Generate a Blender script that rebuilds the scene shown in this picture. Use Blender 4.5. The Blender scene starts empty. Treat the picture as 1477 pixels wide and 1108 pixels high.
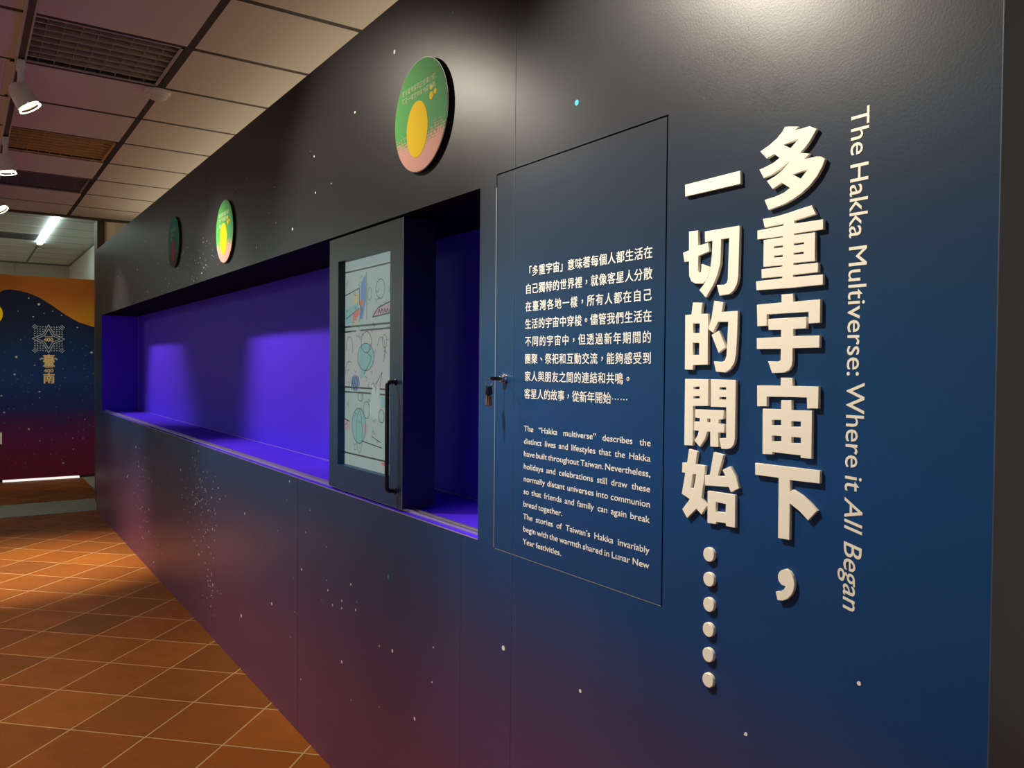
import bpy, bmesh, math, random, json
from mathutils import Vector, Matrix
S = bpy.context.scene
C = S.collection
R = math.radians

# ------------------------------------------------------------------ camera, world, lights, exposure
CAM_Z = 1.327
cd = bpy.data.cameras.new('camera')
cd.sensor_width = 36.0
cd.lens = 36.0 * 1151.236 / 1477
cd.clip_start = 0.02
cam = bpy.data.objects.new('camera', cd)
C.objects.link(cam)
yaw, pitch, roll = 0.96593166, -0.02103106, 0.00858539
fw = Vector((-math.sin(yaw) * math.cos(pitch), math.cos(yaw) * math.cos(pitch), math.sin(pitch)))
rt = Vector((math.cos(yaw), math.sin(yaw), 0))
up = rt.cross(fw)
r2 = math.cos(roll) * rt + math.sin(roll) * up
u2 = -math.sin(roll) * rt + math.cos(roll) * up
m3 = Matrix((r2, u2, -fw)).transposed()
cam.matrix_world = Matrix.Translation((0, -1.0, CAM_Z)) @ m3.to_4x4()
S.camera = cam

wd = bpy.data.worlds.new('world')
S.world = wd
wd.use_nodes = True
bg = wd.node_tree.nodes['Background']
bg.inputs[0].default_value = (0.95, 0.85, 0.80, 1)
bg.inputs[1].default_value = 0.34

S.view_settings.view_transform = 'Standard'
S.view_settings.look = 'None'
S.view_settings.exposure = 0.0
S.view_settings.gamma = 1.0
S.view_settings.use_curve_mapping = False

LAMP_X = [-7.05, -5.6, -4.15, -2.70, -1.40]
TRACK_Y = -0.775
WARM = (1.0, 0.90, 0.74)


def spot(name, loc, target, power, angle, blend, color=WARM, radius=0.045):
    l = bpy.data.lights.new(name, 'SPOT')
    l.energy = power
    l.spot_size = R(angle)
    l.spot_blend = blend
    l.color = color
    l.shadow_soft_size = radius
    o = bpy.data.objects.new(name, l)
    C.objects.link(o)
    o.location = loc
    o.rotation_euler = (Vector(target) - Vector(loc)).to_track_quat('-Z', 'Y').to_euler()
    return o


def area(name, loc, rot, sx, sy, power, color):
    l = bpy.data.lights.new(name, 'AREA')
    l.shape = 'RECTANGLE'
    l.size, l.size_y = sx, sy
    l.energy = power
    l.color = color
    o = bpy.data.objects.new(name, l)
    C.objects.link(o)
    o.location = loc
    o.rotation_euler = rot
    return o


# the lamps of the lighting track: two hang just out of view; the last spot is an added fill
spot('track_or_fill_light', (-7.00, -0.735, 2.43), (-6.60, 0.1, 1.25), 100, 58, 0.8)
spot('track_or_fill_light', (-5.55, -0.735, 2.43), (-6.05, -0.72, 0.0), 420, 52, 1.0)
spot('track_or_fill_light', (-4.10, -0.735, 2.43), (-3.80, 0.1, 1.38), 112, 60, 0.9)
spot('track_or_fill_light', (-2.70, -0.775, 2.45), (-2.30, 0.1, 1.45), 75, 92, 0.8)
spot('track_or_fill_light', (-1.40, -0.775, 2.45), (-0.86, 0.0, 1.18), 145, 80, 0.7)
spot('track_or_fill_light', (-7.9, -0.775, 2.45), (-10.48, -0.2, 1.0), 95, 60, 1.0)  # added fill that brightens the backdrop, not one of the track lamps
# added unseen lamp that brightens the gallery floor and wall foot
spot('floor_fill', (-3.4, -1.9, 2.5), (-3.5, -1.7, 0.0), 165, 112, 1.0, radius=0.12)
# unseen light added above the partition to brighten the ceiling
area('ceiling_wash', (-4.4, 0.42, 2.36), (math.pi, 0, 0), 7.2, 0.3, 8, (1.0, 0.80, 0.52))
# cool fluorescent light of the room beyond
area('room_light', (-12.6, -5.3, 2.78), (0, 0, 0), 2.0, 0.6, 190, (0.80, 1.0, 0.93))

# ------------------------------------------------------------------ helpers
def mat(name, color=(0.5, 0.5, 0.5), rough=0.5, metal=0.0, emit=None, estr=0.0, spec=0.5):
    m = bpy.data.materials.new(name)
    m.use_nodes = True
    b = m.node_tree.nodes['Principled BSDF']
    b.inputs['Base Color'].default_value = (*color, 1)
    b.inputs['Roughness'].default_value = rough
    b.inputs['Metallic'].default_value = metal
    b.inputs['Specular IOR Level'].default_value = spec
    if emit:
        b.inputs['Emission Color'].default_value = (*emit, 1)
        b.inputs['Emission Strength'].default_value = estr
    return m


class N:
    """tiny node-graph helper"""
    def __init__(self, m):
        self.m = m
        self.t = m.node_tree
        self.b = self.t.nodes['Principled BSDF']

    def n(self, kind, **kw):
        x = self.t.nodes.new(kind)
        for k, v in kw.items():
            setattr(x, k, v)
        return x

    def l(self, a, b):
        self.t.links.new(a, b)

    def math(self, op, a, b=None, c=None):
        x = self.n('ShaderNodeMath', operation=op)
        for i, v in enumerate((a, b, c)):
            if v is None:
                continue
            if isinstance(v, (int, float)):
                x.inputs[i].default_value = v
            else:
                self.l(v, x.inputs[i])
        return x.outputs[0]

    def pos(self):
        g = self.n('ShaderNodeNewGeometry')
        s = self.n('ShaderNodeSeparateXYZ')
        self.l(g.outputs['Position'], s.inputs[0])
        return g.outputs['Position'], s.outputs[0], s.outputs[1], s.outputs[2]

    def noise(self, vec, scale, detail=3, rough=0.5):
        x = self.n('ShaderNodeTexNoise')
        x.inputs['Scale'].default_value = scale
        x.inputs['Detail'].default_value = detail
        x.inputs['Roughness'].default_value = rough
        if vec is not None:
            self.l(vec, x.inputs['Vector'])
        return x.outputs['Fac']

    def ramp(self, fac, stops, interp='LINEAR'):
        x = self.n('ShaderNodeValToRGB')
        cr = x.color_ramp
        cr.interpolation = interp
        while len(cr.elements) > 1:
            cr.elements.remove(cr.elements[-1])
        cr.elements[0].position = stops[0][0]
        cr.elements[0].color = (*stops[0][1], 1)
        for p, c in stops[1:]:
            e = cr.elements.new(p)
            e.color = (*c, 1)
        self.l(fac, x.inputs[0])
        return x.outputs[0]

    def mix(self, fac, a, b, blend='MIX'):
        x = self.n('ShaderNodeMix', data_type='RGBA', blend_type=blend)
        for i, v in ((0, fac), (6, a), (7, b)):
            if isinstance(v, (int, float)):
                x.inputs[i].default_value = v
            elif isinstance(v, tuple):
                x.inputs[i].default_value = (*v, 1)
            else:
                self.l(v, x.inputs[i])
        return x.outputs[2]

    def bump(self, h, strength, dist=0.01):
        x = self.n('ShaderNodeBump')
        x.inputs['Strength'].default_value = strength
        x.inputs['Distance'].default_value = dist
        self.l(h, x.inputs['Height'])
        self.l(x.outputs[0], self.b.inputs['Normal'])


def box(bm, x0, x1, y0, y1, z0, z1, mi=0):
    v = [bm.verts.new(p) for p in ((x0, y0, z0), (x1, y0, z0), (x1, y1, z0), (x0, y1, z0), (x0, y0, z1), (x1, y0, z1), (x1, y1, z1), (x0, y1, z1))]
    for f in ((3, 2, 1, 0), (4, 5, 6, 7), (0, 1, 5, 4), (1, 2, 6, 5), (2, 3, 7, 6), (3, 0, 4, 7)):
        bm.faces.new([v[i] for i in f]).material_index = mi


def frame_of(d):
    d = Vector(d).normalized()
    a = Vector((0, 0, 1)) if abs(d.z) < 0.9 else Vector((1, 0, 0))
    x = d.cross(a).normalized()
    return x, d.cross(x).normalized(), d


def lathe(bm, origin, axis, prof, seg=40, mi=0):
    """prof: list of (distance along the axis, radius)"""
    x, y, d = frame_of(axis)
    o = Vector(origin)
    rings = []
    for t, r in prof:
        if r < 1e-6:
            rings.append([bm.verts.new(o + d * t)])
        else:
            rings.append([bm.verts.new(o + d * t + (x * math.cos(2 * math.pi * k / seg) + y * math.sin(2 * math.pi * k / seg)) * r) for k in range(seg)])
    for a, b in zip(rings, rings[1:]):
        for k in range(seg):
            j = (k + 1) % seg
            if len(a) == 1 and len(b) == 1:
                continue
            if len(a) == 1:
                f = bm.faces.new((a[0], b[j], b[k]))
            elif len(b) == 1:
                f = bm.faces.new((a[k], a[j], b[0]))
            else:
                f = bm.faces.new((a[k], a[j], b[j], b[k]))
            f.material_index = mi
            f.smooth = True
    return rings


def tube(bm, pts, r, seg=12, mi=0):
    pts = [Vector(p) for p in pts]
    rings = []
    xprev = None
    for i, p in enumerate(pts):
        d = (pts[min(i + 1, len(pts) - 1)] - pts[max(i - 1, 0)]).normalized()
        if xprev is None:
            x = frame_of(d)[0]
        else:
            x = (xprev - d * xprev.dot(d)).normalized()
        xprev = x
        y = d.cross(x)
        rings.append([bm.verts.new(p + (x * math.cos(2 * math.pi * k / seg) + y * math.sin(2 * math.pi * k / seg)) * r) for k in range(seg)])
    for a, b in zip(rings, rings[1:]):
        for k in range(seg):
            j = (k + 1) % seg
            f = bm.faces.new((a[k], a[j], b[j], b[k]))
            f.smooth = True
            f.material_index = mi
    for rg in (rings[0][::-1], rings[-1]):
        bm.faces.new(rg).material_index = mi


def link(name, me, parent=None):
    o = bpy.data.objects.new(name, me)
    C.objects.link(o)
    if parent is not None:
        o.parent = parent
    return o


def obj(name, bm, mats, parent=None, bevel=0.0, seg=2):
    me = bpy.data.meshes.new(name)
    bmesh.ops.recalc_face_normals(bm, faces=bm.faces)
    bm.to_mesh(me)
    bm.free()
    for m in (mats if isinstance(mats, (list, tuple)) else [mats]):
        me.materials.append(m)
    if any(p.use_smooth for p in me.polygons):
        me.set_sharp_from_angle(angle=R(32))
    o = link(name, me, parent)
    if bevel:
        md = o.modifiers.new('bevel', 'BEVEL')
        md.width = bevel
        md.segments = seg
        md.limit_method = 'ANGLE'
    return o


def boxobj(name, d, m, parent=None, bevel=0.0):
    bm = bmesh.new()
    box(bm, *d)
    return obj(name, bm, m, parent, bevel)


def tag(o, label, cat, group=None):
    o['label'] = label
    o['category'] = cat
    if group:
        o['group'] = group
    return o


def struct(o):
    o['kind'] = 'structure'
    return o


def thing(name, loc, label, cat, group=None):
    o = bpy.data.objects.new(name, None)
    C.objects.link(o)
    o.location = loc
    o.empty_display_size = 0.05
    return tag(o, label, cat, group)


def local(bm, root):
    """move world-built geometry into the frame of its root"""
    bmesh.ops.translate(bm, verts=bm.verts, vec=-Vector(root.location))
    return bm


def part(name, bm, m, root, bevel=0.0, seg=2):
    return obj(name, local(bm, root), m, root, bevel, seg)


def curve_mesh(islands, depth, bevel=0.0):
    """islands: [(outer, [holes])] in 2-D -> bmesh, front face towards +Z, from z = 0 to z = depth"""
    out = bmesh.new()
    for outer, holes in islands:
        cu = bpy.data.curves.new('tmp', 'CURVE')
        cu.dimensions = '2D'
        cu.fill_mode = 'BOTH'
        cu.extrude = depth / 2 - bevel
        cu.bevel_depth = bevel
        cu.bevel_resolution = 1
        cu.offset = -bevel
        for lp in [outer] + list(holes):
            sp = cu.splines.new('POLY')
            sp.points.add(len(lp) - 1)
            for p, q in zip(sp.points, lp):
                p.co = (q[0], q[1], 0, 1)
            sp.use_cyclic_u = True
        o = bpy.data.objects.new('tmp', cu)
        C.objects.link(o)
        bpy.context.view_layer.update()
        dg = bpy.context.evaluated_depsgraph_get()
        me = bpy.data.meshes.new_from_object(o.evaluated_get(dg))
        out.from_mesh(me)
        bpy.data.objects.remove(o)
        bpy.data.meshes.remove(me)
        bpy.data.curves.remove(cu)
    bmesh.ops.translate(out, verts=out.verts, vec=(0, 0, depth / 2))
    return out


_tc = {}


def text_bm(s, size, bold=0.0, shear=0.0, depth=0.0006, sx=1.0, space=1.0):
    """flat lettering; returns (bmesh, width) with the origin at the left end of the baseline"""
    cu = bpy.data.curves.new('tmp', 'FONT')
    cu.body = s
    cu.size = size
    cu.shear = shear
    cu.extrude = depth / 2
    cu.space_character = space
    cu.resolution_u = 3
    o = bpy.data.objects.new('tmp', cu)
    C.objects.link(o)
    bpy.context.view_layer.update()
    dg = bpy.context.evaluated_depsgraph_get()
    me = bpy.data.meshes.new_from_object(o.evaluated_get(dg))
    bm = bmesh.new()
    bm.from_mesh(me)
    bpy.data.objects.remove(o)
    bpy.data.meshes.remove(me)
    bpy.data.curves.remove(cu)
    if sx != 1:
        bmesh.ops.scale(bm, vec=(sx, 1, 1), verts=bm.verts)
    if bold:
        src = bm.copy()
        d = bold * size
        for i, (ax, ay) in enumerate(((1, 0), (-1, 0), (0, 0.7), (0, -0.7))):
            merge(bm, src.copy(), Matrix.Translation((ax * d, ay * d, -0.00002 * (i + 1))))
        src.free()
    w = max((v.co.x for v in bm.verts), default=0)
    return bm, w


def merge(dst, src, mtx):
    me = bpy.data.meshes.new('tmp')
    src.transform(mtx)
    src.to_mesh(me)
    src.free()
    dst.from_mesh(me)
    bpy.data.meshes.remove(me)


# 2-D (u right, v up, w outwards) -> wall plane y = Y, facing -y
def on_wall(x, z, y):
    return Matrix(((1, 0, 0, x), (0, 0, -1, y), (0, 1, 0, z), (0, 0, 0, 1)))


# 2-D -> plane x = X facing +x : u runs along +y
def on_x(y, z, x):
    return Matrix(((0, 0, 1, x), (1, 0, 0, y), (0, 1, 0, z), (0, 0, 0, 1)))


def disc_pts(cx, cz, rx, rz=None, n=20):
    rz = rz or rx
    return [(cx + rx * math.cos(2 * math.pi * k / n), cz + rz * math.sin(2 * math.pi * k / n)) for k in range(n)]


def poly_bm(bm, pts, depth, mtx, mi=0):
    """a small convex flat prism"""
    a = [bm.verts.new(mtx @ Vector((p[0], p[1], 0))) for p in pts]
    b = [bm.verts.new(mtx @ Vector((p[0], p[1], depth))) for p in pts]
    bm.faces.new(b).material_index = mi
    n = len(pts)
    for i in range(n):
        j = (i + 1) % n
        bm.faces.new((a[i], a[j], b[j], b[i])).material_index = mi


# ------------------------------------------------------------------ materials
def night_print(name, stops, zmax, rough=0.36, warp=0.10, rough_patch=False, spec=0.25):
    m = mat(name, rough=rough, spec=spec)
    g = N(m)
    p, x, y, z = g.pos()
    nz = g.noise(p, 0.9, 3, 0.55)
    zz = g.math('ADD', z, g.math('MULTIPLY', g.math('SUBTRACT', nz, 0.5), warp * 2))
    if rough_patch:      # the dark sky of the print reaches lower towards its far end
        k = g.math('MINIMUM', g.math('MAXIMUM', g.math('MULTIPLY', g.math('SUBTRACT', -1.5, x), 0.4), 0.0), 0.20)
        s = g.math('MINIMUM', g.math('MAXIMUM', g.math('MULTIPLY', g.math('SUBTRACT', z, 0.95), 2.5), 0.0), 1.0)
        zz = g.math('ADD', zz, g.math('MULTIPLY', k, s))
    col = g.ramp(g.math('DIVIDE', zz, zmax), stops)
    g.l(col, g.b.inputs['Base Color'])
    fine = g.noise(p, 260, 2, 0.5)
    h = g.math('MULTIPLY', fine, 0.12)
    soft = g.noise(p, 9, 2, 0.5)
    h = g.math('ADD', h, g.math('MULTIPLY', soft, 0.5))
    if rough_patch:
        for cx, cz, rad in ((-0.765, 1.755, 0.055), (-0.84, 1.84, 0.05), (-0.93, 1.84, 0.03), (-0.90, 1.80, 0.035)):
            d = g.math('POWER', g.math('ADD', g.math('POWER', g.math('SUBTRACT', x, cx), 2.0), g.math('POWER', g.math('SUBTRACT', z, cz), 2.0)), 0.5)
            mk = g.math('SUBTRACT', 1.0, g.math('MINIMUM', g.math('DIVIDE', d, rad), 1.0))
            lump = g.math('GREATER_THAN', g.noise(p, 95, 3, 0.6), 0.56)
            h = g.math('ADD', h, g.math('MULTIPLY', g.math('MULTIPLY', mk, lump), 0.45))
    g.bump(h, 0.35, 0.0022)
    return m


M = {}
M['print'] = night_print('night_sky_print', [
    (0.00, (0.160, 0.050, 0.110)), (0.11, (0.150, 0.050, 0.112)), (0.20, (0.100, 0.045, 0.120)), (0.285, (0.046, 0.044, 0.120)),
    (0.37, (0.010, 0.046, 0.160)), (0.50, (0.006, 0.050, 0.175)), (0.59, (0.007, 0.043, 0.125)), (0.68, (0.013, 0.028, 0.055)),
    (0.77, (0.016, 0.018, 0.024)), (1.00, (0.015, 0.014, 0.016))], 2.34, rough_patch=True)
M['far_print'] = night_print('backdrop_print', [
    (0.00, (0.150, 0.014, 0.042)), (0.12, (0.150, 0.015, 0.050)), (0.27, (0.085, 0.015, 0.080)), (0.36, (0.016, 0.022, 0.115)),
    (0.50, (0.006, 0.036, 0.140)), (0.66, (0.005, 0.022, 0.075)), (0.80, (0.006, 0.009, 0.030)), (1.00, (0.006, 0.008, 0.020))], 2.31, rough=0.6, warp=0.12, spec=0.12)
M['grey_paint'] = mat('dark_grey_paint', (0.028, 0.032, 0.034), 0.5)
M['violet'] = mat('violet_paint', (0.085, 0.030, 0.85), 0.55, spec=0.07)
M['door_edge'] = mat('pale_edge', (0.26, 0.29, 0.33), 0.4, 0.2)
M['gap'] = mat('dark_gap', (0.004, 0.004, 0.005), 0.9, spec=0.1)
M['seam'] = mat('seam_line', (0.055, 0.07, 0.10), 0.4)
M['cream'] = mat('cream_acrylic', (0.88, 0.83, 0.72), 0.42, spec=0.3)
M['vinyl'] = mat('white_vinyl', (0.88, 0.85, 0.80), 0.45)
M['vinyl_warm'] = mat('cream_vinyl', (0.84, 0.80, 0.68), 0.45)
M['blue_dot'] = mat('blue_vinyl', (0.02, 0.36, 0.72), 0.45)
M['blue_dot_deep'] = mat('deep_blue_vinyl', (0.02, 0.22, 0.40), 0.45)
M['housing'] = mat('charcoal_housing', (0.030, 0.030, 0.034), 0.38)
M['housing_blue'] = mat('navy_housing_side', (0.008, 0.010, 0.026), 0.4)
M['black'] = mat('black_plastic', (0.008, 0.008, 0.009), 0.4)
M['alu'] = mat('brushed_aluminium', (0.62, 0.58, 0.60), 0.3, 0.85)
M['chrome'] = mat('chrome', (0.75, 0.75, 0.76), 0.12, 1.0)
M['brass'] = mat('worn_brass', (0.55, 0.30, 0.12), 0.35, 0.8)
M['white_metal'] = mat('white_enamel', (0.72, 0.70, 0.62), 0.38)
M['track'] = mat('cream_track', (0.50, 0.44, 0.36), 0.45)
M['track_slot'] = mat('track_slot', (0.10, 0.07, 0.055), 0.6)
M['lens'] = mat('glowing_lens', (0.9, 0.85, 0.7), 0.3, emit=(1.0, 0.88, 0.55), estr=4.0)
M['rim_glow'] = mat('lamp_glass_rim', (0.9, 0.88, 0.8), 0.2, emit=(1.0, 0.95, 0.8), estr=2.2)
M['tile'] = mat('ceiling_tile', (0.40, 0.34, 0.30), 0.9)
g = N(M['tile'])
p_, x_, y_, z_ = g.pos()
g.l(g.mix(g.noise(p_, 1.1, 2), (0.62, 0.565, 0.52), (0.69, 0.62, 0.56)), g.b.inputs['Base Color'])
g.bump(g.noise(p_, 220, 2), 0.15, 0.002)
M['tbar'] = mat('dark_ceiling_bar', (0.022, 0.010, 0.010), 0.6)
M['far_tile'] = mat('pale_ceiling_tile', (0.62, 0.70, 0.66), 0.85)
M['far_bar'] = mat('white_ceiling_bar', (0.85, 0.9, 0.86), 0.4)
M['far_bar_dark'] = mat('grey_ceiling_bar', (0.16, 0.24, 0.22), 0.6)
M['far_wall'] = mat('pale_wall_paint', (0.62, 0.66, 0.58), 0.8)
M['cream_wall'] = mat('cream_wall_paint', (0.80, 0.70, 0.52), 0.7)
M['brown'] = mat('brown_trim', (0.085, 0.05, 0.022), 0.5)
M['louver'] = mat('tarnished_louver', (0.52, 0.48, 0.40), 0.35, 0.4)
M['louver_back'] = mat('fitting_inside', (0.11, 0.095, 0.085), 0.4, 0.4)
M['orange'] = mat('orange_print', rough=0.6, spec=0.15)
g = N(M['orange'])
p_, x_, y_, z_ = g.pos()
fac = g.math('ADD', g.math('MULTIPLY', y_, -0.10), g.math('MULTIPLY', g.math('SUBTRACT', 2.31, z_), 1.05))
fac = g.math('ADD', fac, g.math('MULTIPLY', g.math('SUBTRACT', g.noise(p_, 1.4, 2), 0.5), 0.35))
g.l(g.ramp(fac, [(0.0, (0.34, 0.085, 0.006)), (0.22, (0.34, 0.085, 0.006)), (0.55, (0.48, 0.19, 0.008))]), g.b.inputs['Base Color'])
M['yellow'] = mat('yellow_print', (0.88, 0.60, 0.004), 0.7, spec=0.1)
M['gold'] = mat('gold_print', (0.75, 0.55, 0.22), 0.5)
M['silver_print'] = mat('pale_print', (0.40, 0.44, 0.44), 0.5)
M['stone'] = mat('grey_stone', (0.33, 0.34, 0.26), 0.6)
g = N(M['stone'])
p_, x_, y_, z_ = g.pos()
g.l(g.mix(g.noise(p_, 14, 4, 0.7), (0.26, 0.27, 0.20), (0.42, 0.43, 0.34)), g.b.inputs['Base Color'])

# terracotta tiles laid at 45 degrees to the wall
M['floor'] = mat('terracotta_tiles', (0.3, 0.1, 0.03), 0.38, spec=0.16)
g = N(M['floor'])
p_, x_, y_, z_ = g.pos()
Q = math.sqrt(0.5)
yr = g.math('ADD', y_, 1.0)
ua = g.math('DIVIDE', g.math('ADD', g.math('MULTIPLY', g.math('ADD', x_, yr), Q), 1.478), 0.3005)
ub = g.math('DIVIDE', g.math('SUBTRACT', g.math('MULTIPLY', g.math('SUBTRACT', yr, x_), Q), 2.533), 0.3030)
da = g.math('ABSOLUTE', g.math('SUBTRACT', g.math('FRACT', g.math('ADD', ua, 0.5)), 0.5))
db = g.math('ABSOLUTE', g.math('SUBTRACT', g.math('FRACT', g.math('ADD', ub, 0.5)), 0.5))
dm = g.math('MINIMUM', da, db)
grout = g.math('LESS_THAN', dm, 0.0105)
cx_ = g.n('ShaderNodeCombineXYZ')
g.l(g.math('FLOOR', ua), cx_.inputs[0])
g.l(g.math('FLOOR', ub), cx_.inputs[1])
wn = g.n('ShaderNodeTexWhiteNoise', noise_dimensions='2D')
g.l(cx_.outputs[0], wn.inputs['Vector'])
tone = g.ramp(wn.outputs['Value'], [(0.0, (0.27, 0.080, 0.014)), (0.35, (0.36, 0.100, 0.014)), (0.7, (0.43, 0.108, 0.014)), (1.0, (0.50, 0.150, 0.018))])
blot = g.noise(p_, 6.5, 4, 0.6)
tone = g.mix(g.math('MULTIPLY', blot, 0.75), tone, (0.19, 0.075, 0.014))
col = g.mix(grout, tone, (0.60, 0.38, 0.17))
g.l(col, g.b.inputs['Base Color'])
g.l(g.math('ADD', g.math('MULTIPLY', blot, 0.25), g.math('ADD', 0.36, g.math('MULTIPLY', grout, 0.3))), g.b.inputs['Roughness'])
hh = g.math('ADD', g.math('MULTIPLY', g.math('MINIMUM', g.math('DIVIDE', dm, 0.02), 1.0), 1.0), g.math('MULTIPLY', blot, 0.5))
g.bump(hh, 0.35, 0.003)

# ------------------------------------------------------------------ the setting
WX0, WX1, WZ = -8.0, -0.447, 2.338          # the painted partition
NX0, NX1, NZ0, NZ1, ND = -7.65, -1.583, 0.922, 1.744, 0.29   # its niche
DX0, DX1, DZ0, DZ1 = -1.5145, -0.9825, 0.9125, 1.7625        # its hinged panel

fl = struct(boxobj('floor', (-16, 3.5, -6.5, 2.0, -0.05, 0.0), M['floor']))
bm = bmesh.new()
box(bm, -8.765, -8.055, -6.5, 2.0, -0.02, 0.002)
struct(obj('trim_1', bm, M['stone']))
bm = bmesh.new()
box(bm, -16, -8.766, 0.16, 2.0, -0.02, 0.002)
struct(obj('trim_2', bm, M['stone']))


def cells(xs, zs, holes):
    for i in range(len(xs) - 1):
        for j in range(len(zs) - 1):
            cx, cz = (xs[i] + xs[i + 1]) / 2, (zs[j] + zs[j + 1]) / 2
            if not any(h[0] < cx < h[1] and h[2] < cz < h[3] for h in holes):
                yield xs[i], xs[i + 1], zs[j], zs[j + 1]


bm = bmesh.new()
xs = sorted([WX0, NX0, NX1, DX0, DX1, WX1])
zs = sorted([0.0, NZ0, DZ0, NZ1, DZ1, WZ])
holes = [(NX0, NX1, NZ0, NZ1), (DX0, DX1, DZ0, DZ1)]
vs = {}
def V(x, y, z):
    k = (round(x, 4), round(y, 4), round(z, 4))
    if k not in vs:
        vs[k] = bm.verts.new(k)
    return vs[k]
for a, b, c, d in cells(xs, zs, holes):
    bm.faces.new((V(a, 0, c), V(b, 0, c), V(b, 0, d), V(a, 0, d)))
for h, dep in ((holes[0], 0.018), (holes[1], 0.03)):     # board thickness round both openings
    q = [(h[0], h[2]), (h[1], h[2]), (h[1], h[3]), (h[0], h[3])]
    for i in range(4):
        (xa, za), (xb, zb) = q[i], q[(i + 1) % 4]
        f = bm.faces.new([bm.verts.new(t) for t in ((xa, 0, za), (xb, 0, zb), (xb, dep, zb), (xa, dep, za))])
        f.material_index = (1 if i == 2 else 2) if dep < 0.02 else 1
f = bm.faces.new([bm.verts.new(t) for t in ((DX0, 0.03, DZ0), (DX1, 0.03, DZ0), (DX1, 0.03, DZ1), (DX0, 0.03, DZ1))])
f.material_index = 1
# ends, top and back
for q, mi in ((((WX1, 0, 0), (WX1, 0.9, 0), (WX1, 0.9, WZ), (WX1, 0, WZ)), 3), (((WX0, 0, 0), (WX0, 0.9, 0), (WX0, 0.9, WZ), (WX0, 0, WZ)), 3),
              (((WX0, 0, WZ), (WX1, 0, WZ), (WX1, 0.9, WZ), (WX0, 0.9, WZ)), 3), (((WX0, 0.9, 0), (WX1, 0.9, 0), (WX1, 0.9, WZ), (WX0, 0.9, WZ)), 3)):
    f = bm.faces.new([bm.verts.new(t) for t in q])
    f.material_index = mi
me = bpy.data.meshes.new('wall_right')
bm.to_mesh(me)
bm.free()
for k in ('print', 'gap', 'violet', 'grey_paint'):
    me.materials.append(M[k])
wall = struct(link('wall_right', me))

# niche lining
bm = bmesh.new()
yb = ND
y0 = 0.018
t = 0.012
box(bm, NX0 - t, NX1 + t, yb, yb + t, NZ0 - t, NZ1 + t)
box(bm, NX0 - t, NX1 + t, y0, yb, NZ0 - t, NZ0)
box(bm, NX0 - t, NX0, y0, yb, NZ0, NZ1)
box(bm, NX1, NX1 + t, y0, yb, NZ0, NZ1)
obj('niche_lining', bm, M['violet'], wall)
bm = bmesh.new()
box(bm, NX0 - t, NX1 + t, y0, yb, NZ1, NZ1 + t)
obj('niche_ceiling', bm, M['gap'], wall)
# thin pale joint strips at the back of the niche and along its lower lip
bm = bmesh.new()
box(bm, NX0, NX1, yb - 0.003, yb, NZ0, NZ0 + 0.002)
box(bm, NX0, NX0 + 0.004, yb - 0.004, yb, NZ0, NZ1)
obj('corner_joint', bm, mat('violet_joint', (0.30, 0.20, 0.62), 0.4), wall)
bm = bmesh.new()
box(bm, NX0, NX1, -0.0012, 0.001, NZ0 - 0.0022, NZ0)
obj('niche_edging', bm, mat('pale_edging', (0.34, 0.32, 0.50), 0.4), wall)
# sheet joints of the print
bm = bmesh.new()
for x, za, zb in ((-1.442, 0.0, DZ0), (-1.442, DZ1, WZ), (-1.660, 0.30, NZ0), (-2.80, 0.0, NZ0), (-2.80, NZ1, WZ), (-4.1, NZ1, WZ), (-4.1, 0.0, NZ0), (-0.4475, 0.0, WZ)):
    box(bm, x - 0.0006, x + 0.0006, -0.0006, 0.0004, za, zb)
obj('sheet_joint', bm, M['seam'], wall)

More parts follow.
